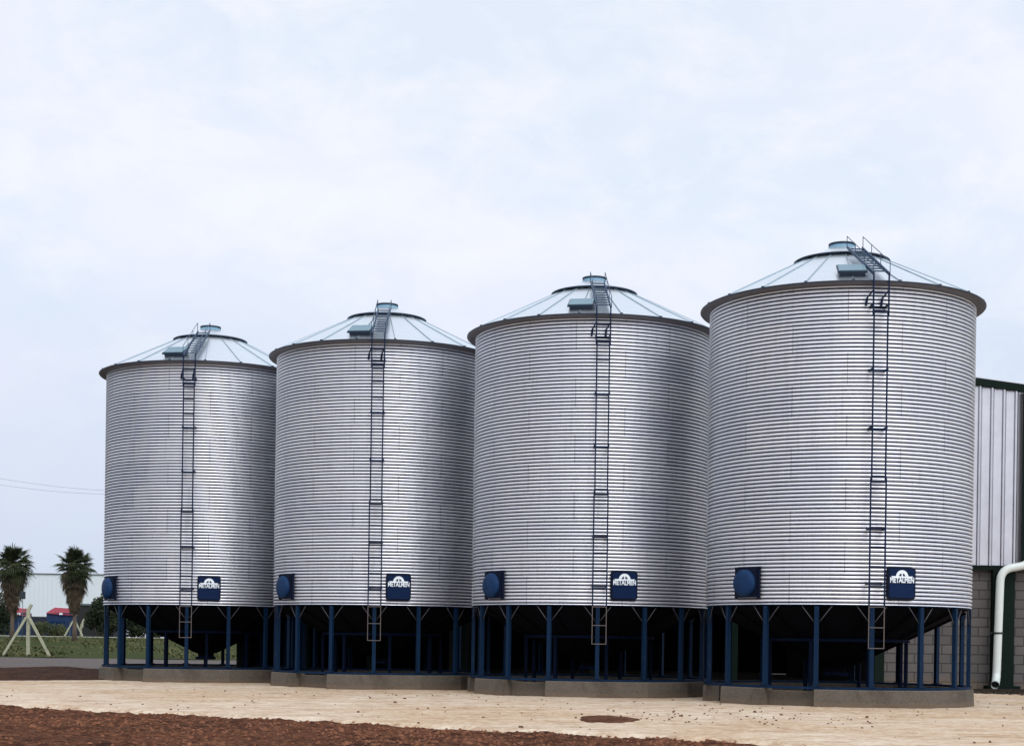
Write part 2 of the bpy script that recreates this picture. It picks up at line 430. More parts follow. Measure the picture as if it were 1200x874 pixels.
# scattered stones and clods (uncountable)
def lumps(name, mat, pts, label):
    mb = MB()
    for x, y, z, s_ in pts:
        a = random.random() * 6; vs = []
        for k in range(6):
            th = a + k * PI / 3; q = s_ * random.uniform(.7, 1.25)
            vs.append((x + q * math.cos(th), y + q * math.sin(th), z - s_ * .2))
        for k in range(5):
            th = a + .5 + k * PI / 2.5; q = s_ * random.uniform(.45, .8)
            vs.append((x + q * math.cos(th), y + q * math.sin(th), z + s_ * random.uniform(.3, .75)))
        fs = [(6, 7, 8, 9, 10)] + [(k, (k + 1) % 6, 6 + min(4, k)) for k in range(6)] + [(1 + k, 7 + k, 6 + k) for k in range(4)] + [(0, 6, 10)]
        mb.add(vs, fs)
    return tag(mb.build(name, mat), label, 'stones', kind='stuff')
pts = []
while len(pts) < 3000:
    x = random.uniform(-12.5, 8.5); y = random.uniform(21, 38.5)
    if pad_d(x, y) > -.05: continue
    dens = noise.noise(Vector((x * .35, y * .35, 2))) + .25 + (.35 if abs(x - .3) < 3 and y < 30 else 0)
    if random.random() > dens + .15: continue
    pts.append((x, y, soil_z(x, y) + .01, random.uniform(.010, .038) * (1.9 if random.random() < .04 else 1)))
lumps('soil_clods', M['clod'], pts[:3700], 'reddish clods of loose earth strewn over the foreground soil')
lumps('pale_stones', M['stone'], pts[3700:4050], 'small pale stones scattered in the red foreground soil')
pts = []
while len(pts) < 300:
    x = random.uniform(-16, 16); y = random.uniform(26, 47)
    if pad_d(x, y) < .4: continue
    dn = .12 + (.8 if math.hypot((x - 5.0) / 3.5, (y - 35) / 3.0) < 1 else 0) + max(0, noise.noise(Vector((x * .5, y * .5, 1)))) * .4
    if random.random() > dn: continue
    pts.append((x, y, pad_z(x, y) + .008, random.uniform(.012, .034) * (1.8 if random.random() < .08 else 1)))
lumps('pad_crumbs', M['dclod'], pts, 'dark crumbs of earth scattered on the pale pad')

# ------------------------------------------------------------------ silo
RW, ZB, ZW, RE, ZE = 3.65, 2.66, 10.89, 3.90, 10.96
def radial(az): return Matrix.Rotation(az, 3, 'Z')
def make_silo():
    root = empty('grain_silo')
    # corrugated wall: rounded ribs with tight valleys every 0.1016 m
    P = .1016; NP = 81; S = 12; prof = []
    for k in range(NP * S + 1):
        t = (k / S) % 1.0; z = ZB + k * P / S
        sh = (.5 + .5 * math.cos(2 * PI * (t - .5))) ** 1.7
        prof.append((RW + .012 - .050 * sh - .010 * ((t - .5) % 1.0 - .5), z))
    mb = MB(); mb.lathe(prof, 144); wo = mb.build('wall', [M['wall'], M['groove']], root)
    for i, p in enumerate(wo.data.polygons):       # dark colour paints the shade line into each groove
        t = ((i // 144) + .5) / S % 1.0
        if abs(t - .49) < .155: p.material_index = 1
    # flared eave
    mb = MB(); mb.lathe([(RW - .05, ZW - .06), (RW - .01, ZW - .01), (RW + .08, ZW - .005), (RW + .18, ZW + .015), (RE, ZE - .035), (RE + .012, ZE - .01), (RE - .01, ZE + .02)], 128)
    mb.build('eave_flare', M['skirt'], root)
    mb = MB(); mb.tube([pol(2 * PI * k / 128, RE + .006, ZE + .005) for k in range(128)], .022, 6, closed=True)
    for k in range(20):
        a = 2 * PI * (k + .5) / 20; mb.box(pol(a, RE - .03, ZE + .035), (.07, .07, .05), radial(a))
    mb.build('eave_rim', M['capdark'], root)
    # roof cone with standing radial ribs
    SL = .497
    mb = MB(); rp = [(RE - .012, ZE + .018)] + [(r, ZE + .018 + (RE - .012 - r) * SL) for r in (3.4, 2.8, 2.2, 1.6, 1.0, .3)]
    mb.lathe(rp, 120, smooth=True)
    ro = mb.build('roof', M['roof'], root)
    for k in range(20):
        a = 2 * PI * (k + .5) / 20; mb = MB()
        mb.bar(pol(a, RE - .03, ZE + .036), pol(a, 1.15, ZE + .036 + (RE - .03 - 1.15) * SL), .020, .026)
        mb.build('roof_rib', M['rib'], ro)
    # vent cap: dark rim ring, pale cone, neck and lid
    cap = MB().lathe([(1.32, 12.33), (1.30, 12.36), (.95, 12.43), (.66, 12.49), (.56, 12.53), (.42, 12.68), (.34, 12.83)], 64)
    for k in range(10):
        a = 2 * PI * k / 10; cap.bar(pol(a, .56, 12.54), pol(a, .42, 12.69), .02, .02)
    cap = cap.build('vent_cap', M['cap'], root)
    mb = MB(); mb.tube([pol(2 * PI * k / 72, 1.315, 12.335) for k in range(72)], .024, 6, closed=True)
    for k in range(12):
        a = 2 * PI * (k + .3) / 12; q = pol(a, 1.27, 12.27); mb.bar(q + Vector((0, 0, .07)), q - Vector((0, 0, .09)), .03, .03)
        mb.tube([pol(a + .06 + i * .05, 1.24, 12.235) for i in range(5)], .008, 4)
    mb.build('vent_rim', M['capdark'], cap)
    MB().lathe([(.335, 12.82), (.375, 12.82), (.375, 12.865), (.25, 12.89), (0.001, 12.90)], 40).build('vent_lid', M['capdark'], cap)
    # inspection hatch on the roof
    az = R(-9.0); m = radial(az) @ Matrix.Rotation(-math.atan(SL), 3, 'X')
    hz = ZE + .018 + (RE - 3.28) * SL
    m = radial(az) @ Matrix.Rotation(math.atan(SL), 3, 'X')
    n_ = m @ Vector((0, 0, 1)); c = pol(az, 3.27, hz)
    hb = MB().box(c + n_ * .05, (.66, .56, .10), m).build('roof_hatch', M['capdark'], root)
    hb_ = MB().box(c + n_ * .125, (.76, .70, .05), m).build('lid_frame', M['capdark'], hb)
    lb = MB().box(c + n_ * .162, (.70, .64, .022), m)
    lb.build('hatch_lid', M['lid'], hb)
    # wall ladder in three lengths
    az = R(1.3); t = Vector((math.cos(az), math.sin(az), 0)); rad = pol(az, 1, 0)
    def P3(u, r, z): return rad * r + t * u + Vector((0, 0, z))
    RL = RW + .30
    mb = MB(); low = MB()
    for (z0, z1, hw) in ((2.62, 5.90, .200), (5.84, 10.16, .180), (10.06, 11.14, .200)):
        for s_ in (-1, 1): mb.bar(P3(s_ * hw, RL, z0), P3(s_ * hw, RL, z1), .038, .03, rad)
    k = 0
    while 2.62 + .5 * k < 11.1:
        z = 2.64 + .5 * k; mb.bar(P3(-.2, RL, z), P3(.2, RL, z), .028, .028); k += 1
    for z in (5.80, 5.95, 10.05, 10.20): mb.bar(P3(-.2, RL, z), P3(.2, RL, z), .035, .035)
    for z in (3.2, 4.6, 7.2, 8.7, 10.35):
        for s_ in (-1, 1): mb.bar(P3(s_ * .2, RW, z), P3(s_ * .2, RL, z), .04, .05)
        mb.bar(P3(-.22, RW + .03, z), P3(.22, RW + .03, z), .04, .03)
    for s_ in (-1, 1):
        mb.bar(P3(s_ * .2, RL, 10.72), P3(s_ * .2 - .10, RW + .05, 10.56), .03, .03); mb.bar(P3(s_ * .2 - .10, RW + .05, 10.56), P3(s_ * .2 - .12, RW + .03, 10.36), .045, .04)
    lad = mb.build('ladder', M['ladder'], root)
    for s_ in (-1, 1): low.bar(P3(s_ * .2, RL, 1.53), P3(s_ * .2, RL, 2.62), .022, .018, rad)
    for z in (1.54, 2.07, 2.60): low.bar(P3(-.2, RL, z), P3(.2, RL, z), .022, .022)
    low.build('ladder_extension', M['ladderlow'], lad)  # paler colour puts the light on the ladder below the wall
    # stair up the roof with handrails
    mb = MB(); hr = MB()
    a0, a1 = (RL, 11.14), (1.36, 12.43)
    for s_ in (-1, 1): mb.bar(P3(s_ * .2, *a0), P3(s_ * .2, *a1), .035, .075)
    for i in range(1, 11):
        q = i / 10.5; mb.bar(P3(-.2, a0[0] + (a1[0] - a0[0]) * q, a0[1] + (a1[1] - a0[1]) * q), P3(.2, a0[0] + (a1[0] - a0[0]) * q, a0[1] + (a1[1] - a0[1]) * q), .09, .02)
    rl = mb.build('roof_ladder', M['roofladder'], root)
    for s_ in (-1, 1):
        h = .31
        hr.tube([P3(s_ * .22, a0[0], a0[1]), P3(s_ * .22, a0[0], a0[1] + h), P3(s_ * .22, a1[0], a1[1] + h), P3(s_ * .22, *a1)], .011, 5)
        for q in (.33, .67): 
            r_ = a0[0] + (a1[0] - a0[0]) * q; z = a0[1] + (a1[1] - a0[1]) * q; hr.bar(P3(s_ * .22, r_, z), P3(s_ * .22, r_, z + h), .016, .016)
    hr.build('handrail', M['roofladder'], rl)
    # manhole box on the lower wall
    az = R(-53); m = radial(az); c = pol(az, RW + .045, 3.22)
    hb = MB().box(c, (.76, .13, .76), m)
    for s_ in (-1, 1): hb.box(c + m @ Vector((s_ * .405, .03, 0)), (.05, .08, .80), m)
    hb.box(c + m @ Vector((0, .03, .405)), (.86, .08, .05), m)
    hb = hb.build('wall_hatch', M['signtop'], root)
    cv = MB(); prof = [(.36, 0), (.36, .08), (.33, .13), (.22, .165), (.001, .18)]
    vs = []; fs = []; n = 40
    for r_, h in prof:
        for k in range(n):
            a = 2 * PI * k / n; vs.append(pol(az, RW + .10, 3.22) + m @ Vector((r_ * math.cos(a), -h, r_ * math.sin(a))))
    for i in range(4):
        for k in range(n): fs.append((i*n+k, i*n+(k+1) % n, (i+1)*n+(k+1) % n, (i+1)*n+k))
    cv.add(vs, fs, True)
    cv.build('hatch_cover', M['bluehatch'], hb)
    # name plate with emblem
    az = R(12.6); m = radial(az); zc = 3.23; rp_ = RW + .085
    def plate(w_, h_, rr, y):
        pts = []
        for cx, cz, a in ((w_/2-rr, h_/2-rr, 0), (-w_/2+rr, h_/2-rr, PI/2), (-w_/2+rr, -h_/2+rr, PI), (w_/2-rr, -h_/2+rr, 3*PI/2)):
            for k in range(6): pts.append((cx + rr * math.cos(a + k * PI / 10), cz + rr * math.sin(a + k * PI / 10)))
        return pts
    def extr(mb, pts, y0, y1):
        b = [pol(az, rp_, zc) + m @ Vector((x, y0, z)) for x, z in pts]; f = [pol(az, rp_, zc) + m @ Vector((x, y1, z)) for x, z in pts]
        K = len(pts); mb.add(b + f, [tuple(range(K))[::-1], tuple(range(K, 2 * K))] + [(k, (k + 1) % K, K + (k + 1) % K, K + k) for k in range(K)])
    mb = MB(); extr(mb, plate(.79, .82, .08, 0), .10, 0); sg = mb.build('name_plate', M['signtop'], root)
    mb = MB(); extr(mb, plate(.71, .74, .05, 0), -.001, -.012); mb.build('plate_panel', M['sign'], sg)
    mb = MB(); EM = .175; ez = .165
    def arc(r0, r1, a0_, a1_, K=18):
        p = [(r1 * math.cos(a0_ + (a1_ - a0_) * k / K), ez + r1 * math.sin(a0_ + (a1_ - a0_) * k / K)) for k in range(K + 1)]
        q = [(r0 * math.cos(a1_ + (a0_ - a1_) * k / K), ez + r0 * math.sin(a1_ + (a0_ - a1_) * k / K)) for k in range(K + 1)]
        for k in range(K): extr(mb, [p[k], p[k + 1], q[K - k - 1], q[K - k]], -.011, -.019)
    arc(.095, EM, 0, PI)
    extr(mb, [(-.018, ez), (.018, ez), (.018, ez + .1), (-.018, ez + .1)], -.011, -.0185)
    extr(mb, [(-.30, ez - .022), (.30, ez - .022), (.30, ez + .016), (-.30, ez + .016)], -.011, -.018)
    mb.build('emblem', M['white'], sg)
    fc = bpy.data.curves.new('lettering', 'FONT'); fc.body = 'METALMEN'; fc.align_x = 'CENTER'; fc.extrude = .01; fc.offset = .028; fc.resolution_u = 3
    fo = bpy.data.objects.new('tmp', fc); COL.objects.link(fo)
    dg = bpy.context.evaluated_depsgraph_get(); me = bpy.data.meshes.new_from_object(fo.evaluated_get(dg))
    bpy.data.objects.remove(fo)
    xs_ = [v.co.x for v in me.vertices]; ys_ = [v.co.y for v in me.vertices]; wx = max(xs_) - min(xs_); hy = max(ys_) - min(ys_)
    for v in me.vertices:
        x = (v.co.x - (max(xs_) + min(xs_)) / 2) / wx * .68; z = (v.co.y - min(ys_)) / hy * .145
        v.co = pol(az, rp_, zc) + m @ Vector((x, -.016 - v.co.z * .6, z + .01))
    me.name = 'lettering'; me.materials.clear(); me.materials.append(M['white'])
    lo = bpy.data.objects.new('lettering', me); COL.objects.link(lo); lo.parent = sg
    # ring beams, legs, knee braces
    MB().lathe([(RW - .045, ZB + .03), (RW - .045, ZB - .035), (RW - .14, ZB - .035), (RW - .14, ZB + .03)], 96).build('ring_beam', M['blue'], root)
    mb = MB(); mb.lathe([(RW + .03, .455), (RW + .03, .52), (RW - .11, .52), (RW - .11, .455)], 32, smooth=False)
    mb.build('sole_ring', M['blue'], root)
    for k in range(16):
        a = R(1.0 + 22.5 * k); m = radial(a)
        lg = MB(); c = pol(a, RW - .055, (.52 + ZB - .04) / 2); H = ZB - .04 - .52
        lg.box(c + m @ Vector((0, -.045, 0)), (.115, .012, H), m)
        for s_ in (-1, 1): lg.box(c + m @ Vector((s_ * .0515, .008, 0)), (.012, .095, H), m)
        lg.box(pol(a, RW - .04, .535), (.24, .17, .02), m)
        lo = lg.build('leg', M['blue'], root)
        for s_ in (-1, 1):
            kb = MB(); q0 = a + s_ * .07 / RW; pts = []
            for i in range(4):
                u = i / 3; pts.append(pol(q0 + s_ * .34 * u / RW, RW - .05, ZB - .46 + .44 * u))
            kb.tube(pts, .014, 5); kb.build('knee_brace', M['brace'], lo)
    # hopper with ribs, outlet, inner posts
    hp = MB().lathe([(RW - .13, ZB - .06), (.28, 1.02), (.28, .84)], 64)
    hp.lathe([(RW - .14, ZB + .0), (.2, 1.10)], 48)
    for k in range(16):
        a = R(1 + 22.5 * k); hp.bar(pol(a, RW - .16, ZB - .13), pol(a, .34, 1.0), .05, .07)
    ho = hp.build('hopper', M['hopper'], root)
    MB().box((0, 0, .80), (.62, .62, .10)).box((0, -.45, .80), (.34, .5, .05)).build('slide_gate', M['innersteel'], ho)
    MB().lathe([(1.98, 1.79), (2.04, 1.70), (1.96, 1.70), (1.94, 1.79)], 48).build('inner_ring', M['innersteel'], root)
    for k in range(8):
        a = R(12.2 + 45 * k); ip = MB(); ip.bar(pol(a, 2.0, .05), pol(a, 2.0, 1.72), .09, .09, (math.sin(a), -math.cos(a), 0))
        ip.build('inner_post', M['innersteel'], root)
    # foundation: sixteen-sided concrete ring with a recess left of the ladder, and its floor
    def block(a_list, r_out, r_in, z1, name):
        mb = MB(); vs = []; K = len(a_list)
        for a in a_list:
            ro_ = r_out - (.12 if 60 < a < 290 else 0)
            for r_, z in ((ro_ + .03, -.2), (ro_, z1 - .025), (ro_ - .025, z1), (r_in, z1), (r_in, -.2)): vs.append(pol(R(a), r_, z))
        fs = []
        for i in range(K - 1):
            for j in range(4): fs.append((i*5+j, (i+1)*5+j, (i+1)*5+j+1, i*5+j+1))
        fs += [(0, 1, 2, 3, 4), tuple((K-1)*5 + j for j in (4, 3, 2, 1, 0))]
        mb.add(vs, fs); return mb.build(name, M['found'], root)
    block([-21.5 + 22.5 * k for k in range(14)] , 3.86, 3.30, .455, 'foundation')
    block([-66.6, -43.5], 3.80, 3.30, .455, 'foundation_block')
    block([-43.4, -21.6], 3.45, 3.30, .40, 'recessed_foundation_block')
    MB().lathe([(3.32, .03), (.01, .03)], 32).build('floor_slab', M['floor'], root)
    return root

SPOTS = [(-11.1672, 58.3655, -.6), (-4.3861, 54.0246, -.4), (2.3911, 49.604, 0), (9.11, 44.9551, 2.0)]
LBL = ['leftmost silver silo of the row, next to the grass and palms',
       'second silver silo from the palms, between the leftmost silo and the third one',
       'third silver silo from the palms, with the dark red earth patch in front of it',
       'rightmost silver silo of the row, next to the block shed']
proto = make_silo()
silos = [proto] + [copy_tree(proto) for _ in range(3)]
for o, (x, y, a), l in zip(silos, SPOTS, LBL):
    o.location = (x, y, 0); o.rotation_euler.z = R(a)
    tag(o, l, 'silo', 'corrugated steel grain silos standing in a row')

# ------------------------------------------------------------------ shed behind the silos
YS = 58.0
def roofz(x): return 12.24 - abs(x - 8.0) * .124
sh = empty('shed', (8, YS, 0)); tag(sh, 'concrete block and zinc sheet shed with green columns behind the rightmost silo', 'shed')
def P_(x): return x - 8.0
mb = MB(); X0, X1 = 13.5, 26.0
mb.box((P_((X0 + X1) / 2), .10, 2.2), (X1 - X0, .2, 4.6))
mb.build('block_wall', M['block'], sh)
# cladding: pressed sheet with trapezoid ribs
mb = MB(); x = -2.0; prof = []; pitch = .435
while x < X1:
    for dx_, dy_ in ((0, 0), (.025, -.085), (.085, -.10), (.15, -.005), (.30, .012)): prof.append((x + dx_, dy_))
    x += pitch
vs = []
for x, dy in prof: vs += [(P_(x), -.24 + dy, 4.56), (P_(x), -.24 + dy, roofz(x) - .12)]
mb.add(vs, [(2*i, 2*i+2, 2*i+3, 2*i+1) for i in range(len(prof) - 1)])
mb.add([(a, b + .04, c) for a, b, c in vs], [(2*i, 2*i+1, 2*i+3, 2*i+2) for i in range(len(prof) - 1)])
mb.build('gable_cladding', M['clad'], sh)
mb = MB()
for a, b in ((-2.4, 8.0), (8.0, 26.4)):
    mb.bar((P_(a), -.27, roofz(a)), (P_(b), -.27, roofz(b)), .28, .26)
mb.box((P_(12.0), -.20, 4.49), (28.4, .16, .16))
mb.build('roof_trim', M['green'], sh)
for x in (17.72,):
    mb = MB(); mb.box((P_(x), -.14, 2.2), (.78, .22, 4.5)); mb.box((P_(x), -.27, 2.2), (.80, .03, 4.5)); mb.box((P_(x), -.22, .12), (1.2, .5, .22))
    mb.build('column', M['green'], sh)
for x in (13.3, 8.0, 3.0, -1.8):
    mb = MB(); mb.box((P_(x), .0, 2.2), (.35, .30, 4.5)); mb.build('column', M['green'], sh)
mb = MB(); mb.box((P_(18.62), -.42, 7.65), (.64, .14, 6.3)); mb.build('corner_trim', M['green'], sh)
mb = MB()
for a, b in ((-2.4, 8.0), (8.0, 26.4)):
    mb.add([(P_(a), -.4, roofz(a) + .16), (P_(b), -.4, roofz(b) + .16), (P_(b), 30, roofz(b) + .16), (P_(a), 30, roofz(a) + .16),
            (P_(a), -.4, roofz(a) + .11), (P_(b), -.4, roofz(b) + .11), (P_(b), 30, roofz(b) + .11), (P_(a), 30, roofz(a) + .11)],
           [(0,1,2,3),(7,6,5,4),(0,4,5,1),(1,5,6,2),(2,6,7,3),(3,7,4,0)])
mb.build('roof', M['clad'], sh)
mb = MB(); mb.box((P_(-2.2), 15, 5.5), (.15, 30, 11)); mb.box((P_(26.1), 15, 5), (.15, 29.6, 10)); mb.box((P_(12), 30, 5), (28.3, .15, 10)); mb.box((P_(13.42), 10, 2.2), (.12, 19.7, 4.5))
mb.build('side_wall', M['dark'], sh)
mb = MB(); mb.box((P_(5.6), 15, .02), (15.4, 29.6, .12)); mb.build('floor', M['floor'], sh)
# lean-to added at its left to blacken the view under the silos
lt = empty('added_lean_to', (-5.4, YS + 3, 0)); tag(lt, 'added low dark green open lean-to that darkens the gaps under the second silo', 'shed')
mb = MB(); mb.box((-.9, 6, 4.65), (8.4, 13, .12)); mb.build('roof', M['green'], lt)
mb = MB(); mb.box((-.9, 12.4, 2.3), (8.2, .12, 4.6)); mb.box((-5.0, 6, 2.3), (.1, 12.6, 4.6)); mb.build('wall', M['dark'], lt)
mb = MB(); mb.box((-.9, 6, .0), (8.1, 12.6, .1)); mb.build('floor', M['floor'], lt)
mb = MB(); mb.box((-.9, -.45, 4.45), (8.4, .1, .5)); mb.build('fascia', M['green'], lt)
for x in (-4.85, -2.4, 0): MB().box((x, -.3, 2.2), (.2, .2, 4.4)).build('column', M['green'], lt)

# white downpipe
pts = [at(1210, 560, 57.45), at(1210, 640, 57.45)]
def arc3(a, b, c, n=7):
    return [a * (1 - t) ** 2 + b * 2 * t * (1 - t) + c * t * t for t in [i / n for i in range(n + 1)]]
pts += arc3(at(1210, 646, 57.45), at(1209, 660, 57.45), at(1197, 663, 57.45))
pts += arc3(at(1186, 665, 57.45), at(1172.3, 667, 57.45), at(1172, 683, 57.45))
pts += [at(1169, 760, 57.45)]
pts += arc3(at(1168, 786, 57.45), at(1167.6, 797, 57.45), at(1166.4, 801, 57.0), 5)
pts += [at(1166, 802.5, 56.75)]
pr = empty('downpipe', tuple(at(1168, 808, 57.3))); tag(pr, 'white plastic downpipe with an open elbow on the green shed column', 'pipe')
base = pr.location.copy()
pl = [p - base for p in pts]
MB().tube(pl, .145, 16, cap=False).tube(pl[1:][::-1], .130, 16, cap=False).build('pipe', M['pipe'], pr)
q = at(1169.5, 741.5, 57.45) - base
mb = MB(); mb.tube([q - Vector((0, 0, .035)), q + Vector((0, 0, .035))], .158, 16); mb.box(q + Vector((0, .2, 0)), (.5, .04, .07)); mb.build('pipe_clamp', M['black'], pr)
e = pl[-1]; dirv = (pl[-1] - pl[-2]).normalized()
mb = MB(); mb.tube([e - dirv * .10, e], .155, 16, cap=False); mb.tube([e - dirv * .30, e - dirv * .29], .128, 16); mb.build('pipe_mouth', [M['pipe']], pr)
mb = MB(); mb.tube([e - dirv * .25, e - dirv * .24], .127, 16); mb.build('bore_shade_disc', M['dark'], pr)  # black disc painted in for the shade inside the pipe
# damp earth below the pipe
pts = []
for _ in range(900):
    x = random.gauss(17.6, 1.0); y = random.gauss(56.6, .75)
    if y < 57.6: pts.append((x, y, pad_z(x, y) + .01, random.uniform(.02, .09)))
mb = MB(); c0 = Vector((17.5, 57.0)); vs = [(c0.x, c0.y, .14)]; fs = []
for q in (.4, .75, 1.0):
    for k in range(48):
        a = 2 * PI * k / 48; n_ = 1 + .5 * noise.noise(Vector((math.cos(a) * 2.5, math.sin(a) * 2.5, 2)))
        x = c0.x + 1.9 * q * n_ * math.cos(a); y = c0.y + 1.7 * q * n_ * math.sin(a)
        vs.append((x, y, {.4: .13, .75: .07, 1.0: -.04}[q] + noise.noise(Vector((x * 4, y * 4, 0))) * .03))
for k in range(48):
    fs.append((0, 1 + k, 1 + (k + 1) % 48))
    for r_ in (0, 1): a = 1 + r_ * 48; fs.append((a + k, a + 48 + k, a + 48 + (k + 1) % 48, a + (k + 1) % 48))
M['mound'] = soil('dark_damp_earth', [(.03, .022, .016), (.015, .012, .009), (.06, .045, .03), (.008, .006, .005)], 2, .9, .08)
tag(mb.add(vs, fs, True).build('damp_earth', M['mound']), 'dark damp earth below the white downpipe', 'soil', kind='structure')
M['damp'] = leafy('damp_earth', (.012, .010, .007), (.05, .038, .026), 1.5)
lumps('litter', M['damp'], pts, 'dark litter strewn on the damp earth below the downpipe')

# ------------------------------------------------------------------ vegetation
def fan(mb, base, dirv, L, W, droop, n=13):
    """one fan frond: petiole plus n narrow folded segments"""
    d = dirv.normalized(); side = d.cross(Vector((0, 0, 1)))
    if side.length < .1: side = Vector((1, 0, 0))
    side.normalize(); up = side.cross(d)
    pe = base + d * L * .45 + Vector((0, 0, -droop * L * .08))
    mb.bar(base, pe, .035, .03)
    for k in range(n):
        a = (k / (n - 1) - .5) * 2.5
        v = (d * math.cos(a) + side * math.sin(a)).normalized(); ln = L * .62 * (1 - .25 * abs(a) / 1.25) * random.uniform(.85, 1.1)
        wv = (side * math.cos(a) - d * math.sin(a)) * W
        mid = pe + v * ln * .55 + up * .04; tip = pe + v * ln + Vector((0, 0, -droop * ln * random.uniform(.35, .75)))
        mb.add([pe, mid - wv + Vector((0, 0, -.03)), mid + up * .03, mid + wv + Vector((0, 0, -.03)), tip], [(0, 1, 2), (0, 2, 3), (1, 4, 2), (2, 4, 3)])
def palm(px, ptop, pbase, Y, hw, label, seed):
    random.seed(seed)
    b = at(px, pbase, Y); b.z = terr(Y); top = at(px, ptop, Y).z; H = top - b.z
    root = empty('palm_tree', tuple(b)); tag(root, label, 'palm tree', 'fan palms beyond the grass field')
    ch = H - 2.2
    MB().tube([(0, 0, -.3), (.03, 0, H * .15), (0, 0, H * .4), (.04, 0, ch)], [.34, .24, .21, .21], 12).build('trunk', M['bark'], root)
    cr = MB()
    for i in range(120):
        el = R(random.uniform(-58, 88)); az = random.uniform(0, 2 * PI)
        d = Vector((math.cos(az) * math.cos(el), math.sin(az) * math.cos(el), math.sin(el)))
        L = hw * random.uniform(.85, 1.3)
        fan(cr, Vector((0, 0, ch - .1 + random.uniform(-.4, .2))), d, L, .06, .25 + .5 * math.cos(el) * random.random())
    cr.build('crown', M['palmleaf'], root)
    sk = MB()
    for i in range(200):
        q = random.random() ** .8; z = ch - .2 - q * (H * .44); az = random.uniform(0, 2 * PI)
        el = R(random.uniform(-84, -58) + 14 * (1 - q)); rr = hw * (.78 - .45 * q)
        d = Vector((math.cos(az) * math.cos(el), math.sin(az) * math.cos(el), math.sin(el)))
        fan(sk, Vector((0, 0, z)) + Vector((math.cos(az), math.sin(az), 0)) * (.15 + .5 * (1 - q)) , d, rr * random.uniform(.8, 1.25) * 1.1, .05, .5, 9)
    sk.build('dead_fronds', M['palmdead'], root)
palm(14, 638, 746, 190, 2.25, 'tall fan palm at the left frame edge, left of the nearest white braced post', 3)
palm(87, 640, 746, 190, 2.15, 'tall fan palm standing between the braced post and the leftmost silo', 11)

def bush(name, mat, centers, label, cat, n, leaf, base, trunk=None):
    root = empty(name, tuple(base)); tag(root, label, cat)
    mb = MB(); tot = sum(c[3] ** 2 for c in centers)
    for (x, y, z, r_) in centers:
        for _ in range(int(n * r_ ** 2 / tot)):
            v = Vector((random.gauss(0, 1), random.gauss(0, 1), random.gauss(0, 1))).normalized() * r_ * random.uniform(.45, 1.08)
            p = Vector((x, y, z)) + v
            if p.z < 0.02: continue
            a = Vector((random.gauss(0, 1), random.gauss(0, 1), random.gauss(0, 1))).normalized(); b_ = a.orthogonal().normalized(); s_ = leaf * random.uniform(.6, 1.4)
            mb.add([p - a * s_, p + b_ * s_ * .5, p + a * s_, p - b_ * s_ * .5], [(0, 1, 2, 3)])
    mb.build('crown', mat, root)
    tk = MB()
    for (x, y, z, r_) in centers[:5]:
        tk.tube([(x * .5, y * .5, -.2), (x * .8, y * .8, z * .5), (x, y, z)], [.16, .11, .04], 7)
    tk.build('trunk', M['bark'], root)
    return root
random.seed(21)
Yh = 262; u = Yh / F     # metres per photo pixel there
b = at(4, 745, Yh); b.z = 1.15
bush('dense_tree', M['hedge'], [(-1.5 + random.uniform(-2.2, 1.9) , random.uniform(-1, 1), random.uniform(1, 5.6), random.uniform(1.0, 1.7)) for _ in range(16)] + [(-2.6, 0, 6.2, 1.2), (-4, 0, 5.5, 1.6), (1.2, 0, 3.4, 1.2)],
     'dark dense tree below the palm at the left frame edge', 'tree', 9000, .20, b)
b = at(122, 745, Yh); b.z = 1.15
bush('dense_tree', M['hedge'], [(random.uniform(-2, 4), random.uniform(-1, 1), random.uniform(1, 5.4), random.uniform(1.1, 1.7)) for _ in range(16)] + [(-.9, 0, 5.6, 1.0), (.4, 0, 6.3, 1.1)],
     'dark dense tree touching the lower left side of the leftmost silo', 'tree', 9000, .20, b)
b = at(160, 745, Yh); b.z = 1.15
bush('dense_tree', M['hedge'], [(random.uniform(-4, 8), random.uniform(-1, 1), random.uniform(1, 4.4), random.uniform(1.1, 1.8)) for _ in range(22)],
     'dark tree seen between the legs of the leftmost silo', 'tree', 9000, .22, b)
b = at(60, 745, 258); b.z = 1.15
bush('leafy_bush', M['bush'], [(random.uniform(-2.2, 2.2), random.uniform(-.6, .6), random.uniform(.3, 1.7), random.uniform(.6, 1.0)) for _ in range(14)],
     'olive green bush below the red roof, in front of its blue wall', 'bush', 4200, .13, b)

mb = MB()
for _ in range(4200):
    x = random.uniform(-62, -18); y = 110 + 115 * random.random() ** 1.4
    if noise.noise(Vector((x * .12, y * .05, 4))) + random.uniform(-.25, .25) < 0: continue
    z = terr(y); h_ = random.uniform(.08, .24)
    for k in range(5):
        a = random.uniform(0, 2 * PI); d_ = Vector((math.cos(a), math.sin(a), 0)); q = Vector((x, y, z)) + d_ * .12
        mb.add([q - d_.orthogonal() * .08, q + d_.orthogonal() * .08, q + d_ * random.uniform(.05, .3) + Vector((0, 0, h_))], [(0, 1, 2)])
M['tuft'] = leafy('weed_leaf', (.030, .042, .010), (.13, .125, .045), .25)
tag(mb.build('weeds', M['tuft']), 'weeds and taller tufts growing in the grass field', 'grass', kind='stuff')

